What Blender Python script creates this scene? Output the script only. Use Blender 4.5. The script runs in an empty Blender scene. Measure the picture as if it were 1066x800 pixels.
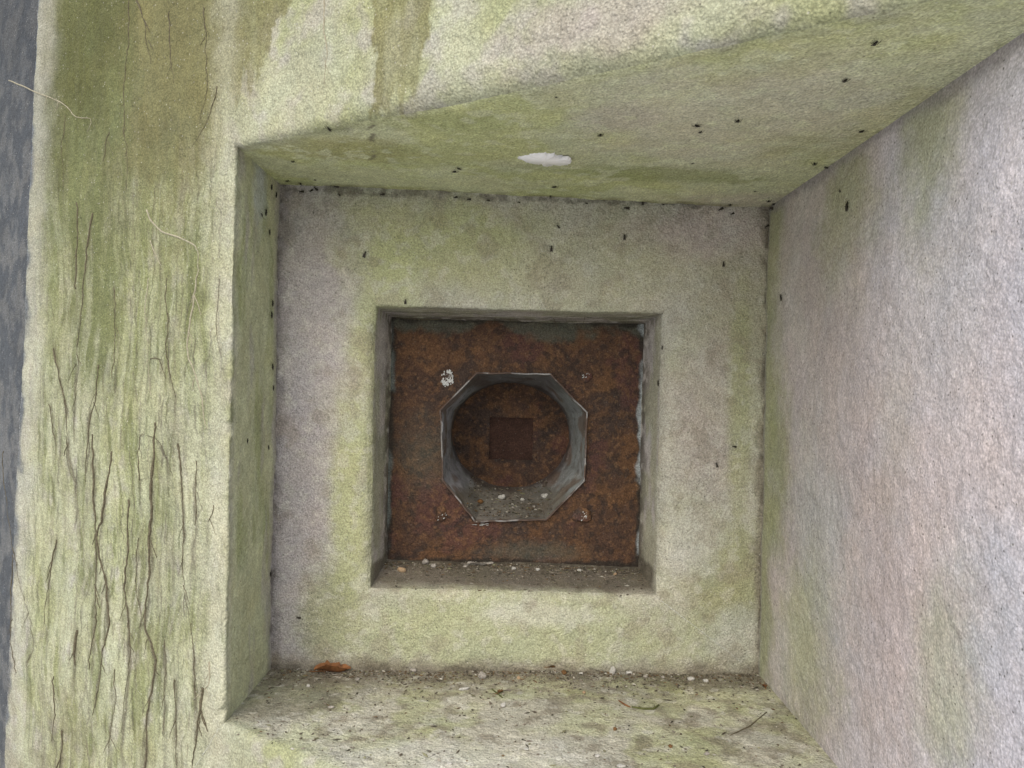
import bpy, math, random
import numpy as np
from mathutils import Vector, Matrix
from mathutils.bvhtree import BVHTree

random.seed(7); RNG = np.random.default_rng(11)
S = bpy.context.scene
COL = S.collection
EYE = 1.40                       # height of the camera above the ground
F = 837.0                        # focal length in photo pixels
ROLL = math.radians(1.2)
RC, RS = math.cos(ROLL), math.sin(ROLL)

# ------------------------------------------------------------------ noise
def _h(ix, iy, iz, seed):
    n = (ix.astype(np.int64)*374761393 + iy.astype(np.int64)*668265263 + iz.astype(np.int64)*2147483647 + seed*1274126177) & 0xFFFFFFFF
    n = ((n ^ (n >> 13))*1274126177) & 0xFFFFFFFF
    n = ((n ^ (n >> 16))*2246822519) & 0xFFFFFFFF
    n = n ^ (n >> 15)
    return (n & 0xFFFFFF)/float(0xFFFFFF)
RT = np.array(Matrix.Rotation(.7,3,Vector((.3,.8,.5)).normalized()))
def vn(p, sc, seed=0):
    sv = np.asarray(sc, float)*np.ones(3)
    q = ((p@RT.T)*sv if sv[0] == sv[1] == sv[2] else p*sv) + 137.3
    f = np.floor(q); r = q-f; i = f.astype(np.int64)
    r = r*r*r*(r*(r*6-15)+10)
    x, y, z = i[:,0], i[:,1], i[:,2]; a, b, c = r[:,0], r[:,1], r[:,2]
    def L(dz):
        n00 = _h(x,y,z+dz,seed); n10 = _h(x+1,y,z+dz,seed); n01 = _h(x,y+1,z+dz,seed); n11 = _h(x+1,y+1,z+dz,seed)
        return (n00*(1-a)+n10*a)*(1-b) + (n01*(1-a)+n11*a)*b
    return L(0)*(1-c) + L(1)*c
def fbm(p, sc, seed=0, o=4, g=.5):
    s = 0; w = 1; t = 0; sc = np.asarray(sc, float)*np.ones(3)
    for k in range(o):
        s = s + w*vn(p, sc*(2.03**k), seed+k*17); t += w; w *= g
    return s/t
def sst(x, a, b):
    t = np.clip((x-a)/(b-a), 0, 1); return t*t*(3-2*t)

# ------------------------------------------------------------------ mesh helpers
def link(o, parent=None):
    COL.objects.link(o)
    if parent is not None: o.parent = parent
    return o
def tag(o, label=None, cat=None, group=None, kind=None):
    if label: o['label'] = label
    if cat: o['category'] = cat
    if group: o['group'] = group
    if kind: o['kind'] = kind
    return o
def empty(name, loc):
    o = bpy.data.objects.new(name, None); o.empty_display_size = .05; o.location = loc
    return link(o)
def local(pts, parent):
    return pts - np.array(parent.location) if parent is not None else pts
def mesh_np(name, P, faces, mat, parent=None, col=None, smooth=True):
    me = bpy.data.meshes.new(name)
    P = np.asarray(P, float)
    me.from_pydata([tuple(v) for v in local(P, parent)], [], faces if isinstance(faces, list) else faces.tolist())
    if smooth: me.polygons.foreach_set('use_smooth', [True]*len(me.polygons))
    if col is not None:
        a = me.color_attributes.new('stain', 'FLOAT_COLOR', 'POINT')
        c = np.ones((len(P),4)); c[:,:3] = col
        a.data.foreach_set('color', c.ravel())
    me.materials.append(mat); me.update()
    return link(bpy.data.objects.new(name, me), parent)
BV = []                                             # (verts, faces) of everything that can carry objects
def grid_faces(nr, nc, closed=False):
    i = np.arange(nr-1)[:,None]*nc; j = np.arange(nc if closed else nc-1)[None,:]; j2 = (j+1) % nc
    return np.stack([i+j, i+j2, i+nc+j2, i+nc+j], -1).reshape(-1,4)
def grid_obj(name, G, mat, parent, colfn=None, closed=False, carry=True, toward=(0,0,EYE), smooth=True):
    nr, nc, _ = G.shape; P = G.reshape(-1,3); Fc = grid_faces(nr, nc, closed)
    k = Fc[len(Fc)//2::max(1,len(Fc)//200)]
    n = np.cross(P[k[:,1]]-P[k[:,0]], P[k[:,3]]-P[k[:,0]])
    if ((n*(np.array(toward)-P[k[:,0]])).sum(1)).mean() < 0: Fc = Fc[:,::-1]
    if carry: BV.append((P, Fc))
    return mesh_np(name, P, Fc, mat, parent, colfn(P) if colfn else None, smooth)

# ------------------------------------------------------------------ materials
def mat(name):
    m = bpy.data.materials.new(name); m.use_nodes = True
    nt = m.node_tree; b = nt.nodes['Principled BSDF']; b.inputs['Roughness'].default_value = .9
    b.inputs['Specular IOR Level'].default_value = .25
    return m, nt, b
def N(nt, t, **k):
    n = nt.nodes.new(t)
    for a, v in k.items():
        if hasattr(n, a): setattr(n, a, v)
        else: n.inputs[a.replace('_',' ')].default_value = v
    return n
def ramp(nt, fac, stops):
    r = nt.nodes.new('ShaderNodeValToRGB'); nt.links.new(fac, r.inputs[0])
    while len(r.color_ramp.elements) < len(stops): r.color_ramp.elements.new(.5)
    for e, (p, c) in zip(r.color_ramp.elements, stops):
        e.position = p; e.color = (*c, 1) if len(c) == 3 else c
    return r.outputs[0]
def mix(nt, fac, a, b, mode='MIX'):
    m = nt.nodes.new('ShaderNodeMix'); m.data_type = 'RGBA'; m.blend_type = mode
    for i, v in ((0, fac), (6, a), (7, b)):
        if hasattr(v, 'links'): nt.links.new(v, m.inputs[i])
        else: m.inputs[i].default_value = v if i == 0 else (*v, 1)
    return m.outputs[2]
def noise(nt, sc, det=3, rough=.6, dist=0, vec=None):
    n = N(nt, 'ShaderNodeTexNoise', Scale=sc, Detail=det, Roughness=rough, Distortion=dist)
    if vec is not None: nt.links.new(vec, n.inputs[0])
    return n.outputs[0]
def g3(v): return (v,v,v)

def surface_mat(name, grain, bump, lo=.72, hi=1.25, speck=.35, dist=.0022, big=.5, rough=.92, sand=1.):
    m, nt, b = mat(name)
    tc = N(nt, 'ShaderNodeTexCoord').outputs['Object']
    at = N(nt, 'ShaderNodeAttribute', attribute_name='stain').outputs['Color']
    n1 = noise(nt, grain, 5, .7, 0, tc)
    n2 = noise(nt, grain*.28, 4, .6, .4, tc)
    c = mix(nt, 1.0, at, ramp(nt, n1, [(.25, g3(lo)), (.5, g3(1)), (.75, g3(hi))]), 'MULTIPLY')
    c = mix(nt, .8, c, ramp(nt, n2, [(.3, (.86,.85,.84)), (.7, (1.12,1.12,1.12))]), 'MULTIPLY')
    vo = N(nt, 'ShaderNodeTexVoronoi', Scale=grain*.8); nt.links.new(tc, vo.inputs[0])
    sx = N(nt, 'ShaderNodeSeparateColor'); nt.links.new(vo.outputs['Color'], sx.inputs[0])
    # sparse pale sand grains and dark pits
    pale = N(nt, 'ShaderNodeMath', operation='GREATER_THAN'); nt.links.new(sx.outputs[0], pale.inputs[0]); pale.inputs[1].default_value = .955
    dk = N(nt, 'ShaderNodeMath', operation='GREATER_THAN'); nt.links.new(sx.outputs[1], dk.inputs[0]); dk.inputs[1].default_value = .965
    dd = ramp(nt, vo.outputs['Distance'], [(.18, g3(1)), (.42, g3(0))])
    def mul(a, b_, k):
        q = N(nt, 'ShaderNodeMath', operation='MULTIPLY'); nt.links.new(a, q.inputs[0]); nt.links.new(b_, q.inputs[1])
        w = N(nt, 'ShaderNodeMath', operation='MULTIPLY'); nt.links.new(q.outputs[0], w.inputs[0]); w.inputs[1].default_value = k
        return w.outputs[0]
    c = mix(nt, mul(pale.outputs[0], dd, speck), c, (.72,.71,.66))
    c = mix(nt, mul(dk.outputs[0], dd, speck*1.4), c, (.05,.05,.035))
    nt.links.new(c, b.inputs['Base Color'])
    b.inputs['Roughness'].default_value = rough
    h1 = noise(nt, grain*.5, 4, .62, .2, tc); h2 = noise(nt, grain*.17, 2, .5, 0, tc)
    ad = N(nt, 'ShaderNodeMath', operation='MULTIPLY_ADD'); nt.links.new(h2, ad.inputs[0]); ad.inputs[1].default_value = big; nt.links.new(h1, ad.inputs[2])
    v2 = N(nt, 'ShaderNodeTexVoronoi', Scale=grain*.95); nt.links.new(tc, v2.inputs[0])
    v3 = N(nt, 'ShaderNodeTexVoronoi', Scale=grain*.42); nt.links.new(tc, v3.inputs[0])
    a2 = N(nt, 'ShaderNodeMath', operation='MULTIPLY_ADD'); nt.links.new(v2.outputs['Distance'], a2.inputs[0]); a2.inputs[1].default_value = -.32*sand; nt.links.new(ad.outputs[0], a2.inputs[2])
    a3 = N(nt, 'ShaderNodeMath', operation='MULTIPLY_ADD'); nt.links.new(v3.outputs['Distance'], a3.inputs[0]); a3.inputs[1].default_value = -.38*sand; nt.links.new(a2.outputs[0], a3.inputs[2])
    c = mix(nt, .55*sand, c, ramp(nt, v2.outputs['Distance'], [(.1, g3(1.16)), (.75, g3(.62))]), 'MULTIPLY')
    nt.links.new(c, b.inputs['Base Color'])
    bp = N(nt, 'ShaderNodeBump', Strength=bump, Distance=dist); nt.links.new(a3.outputs[0], bp.inputs['Height'])
    nt.links.new(bp.outputs[0], b.inputs['Normal'])
    return m
M_CONC = surface_mat('weathered_concrete', 330, .66, dist=.0055, big=.5, lo=.62, hi=1.36)
M_JAMB = surface_mat('sanded_concrete', 330, .42, dist=.0040, big=.15, lo=.66, hi=1.32, speck=.5)
M_BACK = surface_mat('fine_concrete', 380, .75, dist=.0040, speck=.45, lo=.58, hi=1.42)
M_RUST = surface_mat('rusted_steel', 340, .8, lo=.38, hi=1.85, speck=.08, dist=.004, rough=.8)
M_PAINT = surface_mat('worn_grey_paint', 260, .5, sand=.2, lo=.75, hi=1.2, speck=.3, dist=.0018, rough=.7)

def plain(name, c1, c2, sc=120, rough=.85, bump=.3, trans=0):
    m, nt, b = mat(name); tc = N(nt, 'ShaderNodeTexCoord').outputs['Object']
    n = noise(nt, sc, 4, .6, .3, tc)
    nt.links.new(ramp(nt, n, [(.3, c1), (.7, c2)]), b.inputs['Base Color']); b.inputs['Roughness'].default_value = rough
    bp = N(nt, 'ShaderNodeBump', Strength=bump, Distance=.001); nt.links.new(n, bp.inputs['Height']); nt.links.new(bp.outputs[0], b.inputs['Normal'])
    return m
M_ROOT = plain('dead_root_bark', (.05,.045,.028), (.15,.13,.085), 300)
M_ROOTP = plain('bleached_root_bark', (.22,.2,.14), (.42,.4,.3), 300)
M_FLY = plain('dark_insect', (.006,.005,.004), (.02,.016,.012), 900, .5)
M_WING = plain('insect_wing', (.03,.026,.02), (.06,.05,.04), 900, .4)
M_LEAF = plain('dead_leaf', (.10,.045,.02), (.27,.12,.045), 90, .7, .5)
M_STONE = plain('grey_stone', (.16,.15,.13), (.42,.4,.36), 250, .9, .6)
M_PALE = plain('pale_stone', (.30,.30,.27), (.56,.56,.53), 250, .85, .5)
M_TAN = plain('tan_stone', (.26,.19,.12), (.46,.34,.21), 250, .9, .5)
M_BROWN = plain('brown_fragment', (.08,.045,.02), (.22,.12,.05), 200, .9, .5)
M_GREENT = plain('mossy_twig', (.05,.06,.02), (.12,.13,.05), 200, .9, .5)
M_WHITE = plain('patch_white', (.92,.93,.96), (.98,.98,.99), 300, .9, .6)
M_WFLAKE = plain('white_paint_flake', (.36,.38,.37), (.66,.68,.68), 300, .7, .5)
m, nt, b = mat('grit_mix')
oi = N(nt, 'ShaderNodeAttribute', attribute_name='stain').outputs['Color']; nt.links.new(oi, b.inputs['Base Color']); M_GRIT = m
M_GROUND = plain('gravel_ground', (.6,.59,.56), (.78,.77,.74), 14, .95, .8)

# ------------------------------------------------------------------ the place in numbers (x right, y away, z up, metres)
LX, RX = -.420, .451
CT = [(LX, .347), (RX, .324), (RX-.002, -.506), (LX, -.517)]           # recess mouth, TL TR BR BL
YB = 1.432                                                             # back panel
def face_y(X):
    return 1.2 - .70*(X-LX)
def z_(z): return z + EYE

def at_px(px, py):                                                     # direction of the line of sight through a photo pixel
    dx, dy = px-533.0, py-400.0
    return (dx*RC+dy*RS)/F, (-dx*RS+dy*RC)/F
def on_back(px, py, Y=YB):
    a, c = at_px(px, py); return np.array([a*Y, Y, z_(-c*Y)])
def on_ceil(px, py, h=.336):
    a, c = at_px(px, py); Y = h/-c; return np.array([a*Y, Y, z_(h)])
def on_sill(px, py, h=-.512):
    a, c = at_px(px, py); Y = -h/c; return np.array([a*Y, Y, z_(h)])
def on_right(px, py):
    a, c = at_px(px, py); Y = RX/a; return np.array([RX, Y, z_(-c*Y)])
def on_left(px, py):
    a, c = at_px(px, py); Y = LX/a; return np.array([LX, Y, z_(-c*Y)])
def on_face(px, py):
    a, c = at_px(px, py); lo, hi = .4, 2.0
    for _ in range(40):
        y = (lo+hi)/2
        if y < face_y(np.array(a*y)): lo = y
        else: hi = y
    return np.array([a*y, y, z_(-c*y)])

# ------------------------------------------------------------------ colours of the concrete (algae, bare cement, dirt), stains plus some painted light and shade
BARE = np.array([.36,.345,.32]); PINK = np.array([.37,.33,.315]); LILAC = np.array([.325,.305,.31])
GREEN = np.array([.275,.295,.155]); DGREEN = np.array([.16,.18,.08]); OLIVE = np.array([.21,.205,.095])
PALE = np.array([.415,.435,.305]); WHITE = np.array([.60,.60,.53]); DIRT = np.array([.14,.125,.095]); BLUE = np.array([.27,.30,.33])
SLATE = np.array([.15,.17,.19])
def blend(c, w, k): w = np.clip(w,0,1)[:,None]; return c*(1-w)+k*w
def blob(P, cen, rad, seed, warp=.35, edge=.35):
    d = np.sqrt((((P-cen)/np.array(rad))**2).sum(1)) + (fbm(P, 14, seed, 4)-.5)*2*warp + (fbm(P, 90, seed+3, 2)-.5)*warp*.8
    return sst(1-d, -edge, edge)
def mottle(P, c, k=.14, seed=90):
    m = 1 + (fbm(P, 11, seed, 4)-.5)*2*k + (fbm(P, 60, seed+5, 3)-.5)*2*k*.9
    c = c*m[:,None]
    h = (fbm(P, 22, seed+9, 3)-.5)[:,None]
    return c*(1+h*np.array([.06,.0,-.08]))

D, B = M_ROOT, M_ROOTP
TEN = [
 ([(142,-6),(148,14),(153,30),(157,67)], 1.5, D, 'short dark tendril hanging from the top edge into the olive corner of wall', 1),
 ([(134,-6),(132,42),(130,107),(131,160),(131,197)], .7, D, 'long hair-thin straight tendril down the middle of the dark olive stain', 0),
 ([(212,8),(214,56),(215,93),(208,124)], 1.2, D, 'dark tendril left of the recess top corner, bending left at its foot', 0),
 ([(226,90),(217,124),(201,153)], .9, D, 'short slanting dark tendril beside the pale streak at recess top corner', 0),
 ([(10,84),(28,92),(42,98),(65,108),(79,122),(93,124),(90,137)], 1.1, B, 'pale thin root running sideways across the wall corner at upper left', 0),
 ([(176,12),(178,55),(180,87)], .8, D, 'thin dark tendril in the olive stain, ending above its middle', 0),
 ([(114,138),(110,152),(108,168)], .9, D, 'tiny slanting dark tendril at the bottom of the olive stain', 0),
 ([(80,211),(79,260),(77,301)], 1.4, D, 'straight dark tendril on the green streaks, nearest the pale wall corner', 0),
 ([(97,222),(92,262),(88,290),(81,357),(77,430)], 1.3, D, 'long dark tendril leaning left through the green streaks', 1),
 ([(154,219),(160,230),(169,241),(184,247),(202,256),(206,272),(202,312),(195,365),(203,395),(216,447)], 1.4, B, 'long bleached root, hooked at its top, by the pale recess edge', 2),
 ([(157,251),(161,262),(167,277)], 1.0, B, 'short bleached root under the hooked end of the long bleached root', 0),
 ([(154,290),(152,320),(154,365),(156,412)], 1.0, B, 'pale straight root level with the bleached root, further left', 0),
 ([(173,290),(175,335),(174,380),(182,414)], 1.0, D, 'thin dark tendril just left of the long bleached root', 0),
 ([(56,363),(63,400),(69,432),(71,477),(79,503)], 1.5, D, 'dark tendril leaning right low in the green streaks near wall corner', 1),
 ([(103,380),(99,410),(92,440),(91,470),(90,502)], 1.2, D, 'dark tendril leaning left below the longest green streak', 0),
 ([(146,500),(146,456),(152,454),(165,459),(174,478),(178,496)], 1.0, D, 'dark tendril bent into an upside-down hook, mid wall', 0),
 ([(157,374),(162,373),(168,375)], 1.1, D, 'tiny black sideways stub of tendril alone on the mid wall', 0),
 ([(52,421),(55,440),(58,462)], .8, D, 'short thin tendril near wall corner beside the leaning dark one', 0),
 ([(96,452),(100,550),(99,612),(98,655),(95,697)], 1.7, D, 'long thick dark tendril, left one of the crossing pair on lower wall', 1),
 ([(116,470),(110,522),(103,564),(110,606),(112,650),(104,700),(98,744)], 1.6, D, 'long thick dark tendril, right one of the crossing pair on lower wall', 2),
 ([(135,520),(133,570),(131,613),(134,660),(134,688),(128,763)], 1.4, D, 'long dark tendril right of the crossing pair on lower wall', 1),
 ([(163,440),(158,519),(156,613),(150,650),(161,688),(154,744),(150,803)], 1.8, D, 'thickest dark brown root winding down to the bottom edge', 3),
 ([(186,462),(192,550),(191,605),(198,650),(203,688),(204,727)], 1.1, D, 'thin dark tendril between the thickest root and recess edge', 1),
 ([(171,667),(172,715),(172,765)], 1.1, D, 'straight dark tendril just right of the thickest brown root', 0),
 ([(183,708),(183,750),(184,797)], 1.2, D, 'short straight dark tendril reaching the bottom, right of thickest root', 0),
 ([(217,689),(217,702),(216,712),(209,721),(201,729)], 1.2, B, 'bleached forked root curling below the recess corner', 0),
 ([(212,716),(210,740),(205,765),(200,803)], 2.0, D, 'thick brown root under the bleached forked one, down to bottom edge', 2),
 ([(4,470),(9,540),(13,575),(24,620),(34,658),(36,673),(28,690)], 1.0, D, 'long thin tendril slanting right from the dark corner, hooked at its end', 0),
 ([(13,578),(13,620),(13,661),(16,701)], 1.1, D, 'straight tendril on the lower wall corner against the blue-grey return', 0),
 ([(58,562),(56,580),(51,601),(48,650)], 1.6, D, 'dark bent tendril between the wall corner and the crossing pair', 0),
 ([(56,704),(56,740),(55,772)], 1.0, D, 'short thin tendril low on the wall, left of the thick stub', 0),
 ([(80,656),(79,672),(78,693)], 2.2, D, 'short thick dark stub left of the crossing pair', 0),
 ([(66,761),(64,780),(62,803)], 2.3, D, 'short thick dark stub reaching the bottom edge', 0),
 ([(119,697),(117,712),(119,730),(114,770),(114,803)], 1.1, D, 'wavy dark tendril below the crossing pair', 0),
 ([(205,480),(204,520),(204,547)], .9, D, 'short upright dark tendril near the recess edge, mid height', 0),
 ([(223,526),(220,536),(217,543)], .8, D, 'tiny slanting tendril right at the recess edge', 0),
 ([(338,-4),(337,30),(338,60),(337,88)], .8, B, 'thin straight pale root between the two olive drips above the recess', 0),
 ([(68,120),(64,160),(66,195)], .8, D, 'faint thin tendril under the sideways pale root', 0),
 ([(118,300),(121,350),(119,395)], .8, D, 'faint thin dark tendril in mid wall, left of the pale straight root', 0),
 ([(228,290),(226,330),(230,372)], .7, D, 'faint thin tendril on the pale recess edge beside the bleached root', 0),
 ([(145,560),(142,600),(146,640)], .8, D, 'faint thin tendril just left of the thickest brown root', 0),
]

def col_face(P):
    X, Z = P[:,0], P[:,2]-EYE
    c = np.tile(PALE*.93, (len(P),1))
    c = blend(c, .75*sst(fbm(P, 7, 21, 4), .42, .62), GREEN*1.2)
    c = blend(c, .6*sst(fbm(P, 30, 22, 3), .5, .75), BARE*1.1)
    # vertical run-off streaks
    Q = P.copy(); Q[:,0] += (fbm(P, (3,3,5), 30, 2)-.5)*.06+(fbm(P, (14,14,14), 37, 3)-.5)*.02
    s1 = fbm(Q, (38,38,4.5), 31, 4); s2 = fbm(Q, (85,85,9), 33, 4); s3 = fbm(Q, (16,16,1.3), 35, 3)
    left = sst(-X, .40, .50)
    up = sst(Z, -.22, .36)
    c = blend(c, left*sst(s3 + up*.30, .50, .70)*.5, GREEN*.9)
    c = blend(c, left*sst(s1 + up*.17, .55, .72)*.7, DGREEN*1.3)
    c = blend(c, left*sst(s2+up*.03, .575, .68)*.7, DGREEN*.95)
    c = blend(c, left*(1-up)*sst(fbm(Q,(30,30,8),38,4),.45,.62)*.55, PALE*1.13)
    s4 = fbm(Q, (170,170,7), 36, 3)
    c = blend(c, left*sst(s4, .6, .75)*.35, DIRT*.9)
    c = blend(c, left*sst(1-s4, .6, .75)*.3, PALE*1.05)
    for kk, (poly, rr_, m_, lab_, br_) in enumerate(TEN):               # stained runs along and below the tendrils
        if m_ is not M_ROOT: continue
        pp = np.array([on_face(*q) for q in poly]); zz = pp[:,2]-EYE; xx = pp[:,0]; o_ = np.argsort(zz); zz = zz[o_]; xx = xx[o_]
        near = (X > xx.min()-.03) & (X < xx.max()+.03) & (Z < zz[-1]+.03) & (Z > zz[0]-.12)
        if not near.any(): continue
        Pn = P[near]; xc = np.interp(Z[near], zz, xx); dx = X[near]-xc + (fbm(Pn,(0,0,28),600+kk,3)-.5)*.012
        wd_ = (.0022+.0028*fbm(Pn,(9,9,12),640+kk,2))*(.7+.4*rr_)
        w = np.exp(-(dx/wd_)**2)*sst(Z[near], zz[0]-.11, zz[0]+.01)*(1-sst(Z[near], zz[-1]-.01, zz[-1]+.02))*sst(fbm(Pn,(60,60,22),680+kk,3), .3, .6)
        c[near] = blend(c[near], w*.85, DIRT*.75+DGREEN*.15)
    rg = np.random.default_rng(5)
    for kk in range(290):
        px0 = rg.uniform(35,232); py0 = rg.uniform(120,780)**1.0; Ln = rg.uniform(.03,.22); p0 = on_face(px0, py0)
        x0, z1 = p0[0], p0[2]-EYE; z0 = z1-Ln; sl = rg.normal(0,.07); wd_ = rg.uniform(.0010,.0024); op = rg.uniform(.3,.8); tint = (DIRT*.7, DGREEN*.7, DIRT*1.1+DGREEN*.2, PALE*1.1)[rg.choice(4, p=[.4,.35,.15,.1])]
        near = (np.abs(X-x0) < .05) & (Z < z1+.01) & (Z > z0-.01)
        if not near.any(): continue
        Pn = P[near]; dx = X[near]-x0-(Z[near]-z1)*sl + (fbm(Pn,(0,0,17),800+kk,4)-.5)*.035
        w = np.exp(-(dx/wd_)**2)*sst(Z[near],z0,z0+.02)*(1-sst(Z[near],z1-.01,z1))*sst(fbm(Pn,(50,50,40),960+kk,2),.32,.55)
        c[near] = blend(c[near], w*op, tint)
    # the olive corner, top left
    c = blend(c, blob(P, on_face(95, 40), (.27,.3,.30), 40, .35, .5)*.92, np.array([.10,.108,.038]))
    c = blend(c, blob(P, on_face(185, 60), (.17,.2,.25), 41, .4, .45)*.85, OLIVE*.75)
    c = blend(c, blob(P, on_face(90, 250), (.12,.2,.26), 42, .7, .5)*(.35+.6*sst(s1,.42,.6)), DGREEN*1.0)
    # wet olive drips above the recess
    def drip(l0, l1, r0, r1, y0, y1, seed):
        a, b_, c_, d_ = on_face(l0,y0), on_face(l1,y1), on_face(r0,y0), on_face(r1,y1)
        zt, zb = a[2]-EYE, (b_[2]+d_[2])/2-EYE; t = np.clip((zt-Z)/(zt-zb),0,1)
        nn = (fbm(P, (26,26,9), seed, 3)-.5)*.065 + (fbm(P, 150, seed+1, 2)-.5)*.02
        rag = (fbm(np.stack([X*1.,X*0,X*0],1), (85,1,1), seed+2, 3)-.5)*.16 + (fbm(P, 120, seed+3, 2)-.5)*.02
        return sst(X-(a[0]+(b_[0]-a[0])*t)+nn,0,.006)*sst((c_[0]+(d_[0]-c_[0])*t)-X+nn,0,.006)*sst(Z-zb+rag,0,.012)*(.62+.38*sst(fbm(P,(40,40,8),seed+4,3),.38,.6))
    c = blend(c, drip(140,150,338,262,-5,120,45)*.85, OLIVE*.9)
    c = blend(c, drip(386,398,457,434,-5,92,55)*.85, OLIVE*.95)
    Dp = P
    c = blend(c, blob(P, on_face(620, 20), (.09,.2,.03), 49, .5, .4)*.55, PINK*1.1)
    c = blend(c, blob(Dp, on_face(480, 5), (.035,.2,.08), 47, .25, .3)*.3, PALE)
    c = blend(c, blob(Dp, on_face(345, 70), (.025,.2,.08), 48, .2, .3)*.4, PALE*1.0)
    # bare pale band by the outer corner, and along the arris of the mouth
    xo = -.965 + .04*Z
    e = X - xo + (fbm(P, 25, 52, 3)-.5)*.05
    c = blend(c, sst(-e, -.095, -.015)*.62, WHITE*.7)
    c = blend(c, sst(-e, -.016, .006)*.95, SLATE*.85)
    c = blend(c, sst(-np.abs(X-LX+.02) + (fbm(P, 28, 53, 3)-.5)*.05, -.045, .0)*(1-.45*up)*.75, np.array([.47,.475,.36]))
    low = sst(-Z, .50, .70)
    c = blend(c, low*sst(fbm(P, 18, 54, 3), .42, .6)*.35, DIRT*1.4)
    # lower lip of the mouth: lime bloom
    c = blend(c, blob(P, on_face(405, 786), (.09,.1,.02), 56, .7, .35)*.85, WHITE)
    c = mottle(P, c, .14, 60)
    return c
def col_ceil(P):
    X, Y = P[:,0], P[:,1]
    c = np.tile(GREEN*1.42, (len(P),1))
    c = blend(c, .7*sst(fbm(P, (9,9,9), 71, 4), .42, .6), PALE*1.05)
    c = blend(c, blob(P, on_ceil(790, 120), (.2,.2,.3), 72, .5, .6)*.4, PINK*1.2)
    c = blend(c, blob(P, on_ceil(775, 205), (.14,.06,.3), 73, .5, .6)*.55, PINK*1.1)
    c = blend(c, blob(P, on_ceil(640, 120), (.05,.05,.3), 74, .5, .4)*.4, PINK)
    c = blend(c, blob(P, on_ceil(345, 160), (.12,.06,.3), 75, .45, .3)*.65, OLIVE*1.25)
    c = blend(c, blob(P, on_ceil(680, 178), (.16,.04,.3), 76, .5, .4)*.6, DGREEN*1.4)
    c = blend(c, blob(P, on_ceil(420, 125), (.16,.04,.3), 77, .5, .4)*.4, DGREEN*1.5)
    c = blend(c, sst(fbm(P, 45, 78, 3), .56, .72)*.6, PALE*1.15)
    # hairline crack with a dark rim
    a, b_ = on_ceil(381, 105), on_ceil(390, 172)
    t = np.clip((P[:,1]-a[1])/(b_[1]-a[1]), 0, 1); xc = a[0]+(b_[0]-a[0])*t + (fbm(P, (0,40,0), 80, 3)-.5)*.03
    w = np.exp(-((X-xc)/.004)**2)*sst(t, .0, .15)*(1-sst(t, .9, 1.0))*sst(fbm(P, 60, 81, 2), .35, .5)
    c = blend(c, w*.8, DIRT*.7)
    c = blend(c, sst(Y, YB-.035, YB+.005)*.7*sst(fbm(P, 40, 82, 3), .3, .6), OLIVE*.8)
    return mottle(P, c, .13, 83)
def col_left(P):
    c = np.tile(np.array([.36,.375,.26]), (len(P),1))
    c = blend(c, sst(fbm(P, (20,20,5), 101, 4), .45, .65)*.6, DGREEN*1.3)
    c = blend(c, sst(fbm(P, (30,30,9), 102, 3), .5, .7)*.7, BARE*.85)
    c = blend(c, blob(P, on_left(270, 200), (.1,.04,.06), 103, .6, .5)*.6, BLUE*1.4)
    c = blend(c, sst(-P[:,1], -1.235, -1.2)*.6, BARE)
    c = blend(c, sst(P[:,1], YB-.03, YB)*.6, LILAC*.8)
    return mottle(P, c, .16, 104)
def col_right(P):
    Y = P[:,1]
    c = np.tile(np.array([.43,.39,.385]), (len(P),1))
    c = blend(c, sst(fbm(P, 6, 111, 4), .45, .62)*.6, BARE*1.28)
    c = blend(c, sst(-Y+(fbm(P,5,126,3)-.5)*.3, -1.2, -.85)*.8, np.array([.55,.535,.585]))  # cool skylight towards the front, painted into the wall colour
    c = blend(c, sst(Y + (fbm(P, 18, 112, 3)-.5)*.1, YB-.11, YB-.02)*.75, GREEN)
    for px, py, ry, rz, k, w, s in ((880,215,.07,.09,GREEN,.7,113), (965,130,.05,.10,GREEN*1.1,.7,114), (820,240,.03,.07,PINK*.9,.5,115), (812,480,.05,.12,DGREEN*1.4,.65,116), (985,700,.05,.10,GREEN*1.25,.55,117),
            (1030,620,.04,.07,BLUE*1.3,.4,118), (860,560,.09,.14,np.array([.33,.34,.32]),.6,119), (840,680,.08,.1,GREEN*1.1,.6,120), (930,600,.10,.16,np.array([.46,.385,.36]),.75,121), (1010,450,.08,.12,np.array([.50,.43,.41]),.6,127), (880,400,.1,.12,np.array([.42,.36,.35]),.6,128), (880,330,.12,.10,PINK*.96,.5,122), (935,440,.04,.1,BARE*1.15,.5,123), (990,290,.05,.1,np.array([.44,.43,.44]),.6,124)):
        c = blend(c, blob(P, on_right(px, py), (.3,ry*1.1,rz*1.1), s, .6, .8)*w, k*1.05)
    zc = .324-(P[:,2]-EYE)+(fbm(P,25,129,3)-.5)*.02
    c = blend(c, sst(-zc,-.022,-.004)*.7, LILAC*.75)
    c = blend(c, sst(P[:,1], YB-.012, YB)*.6, LILAC*.7)
    return mottle(P, c, .10, 125)
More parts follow.
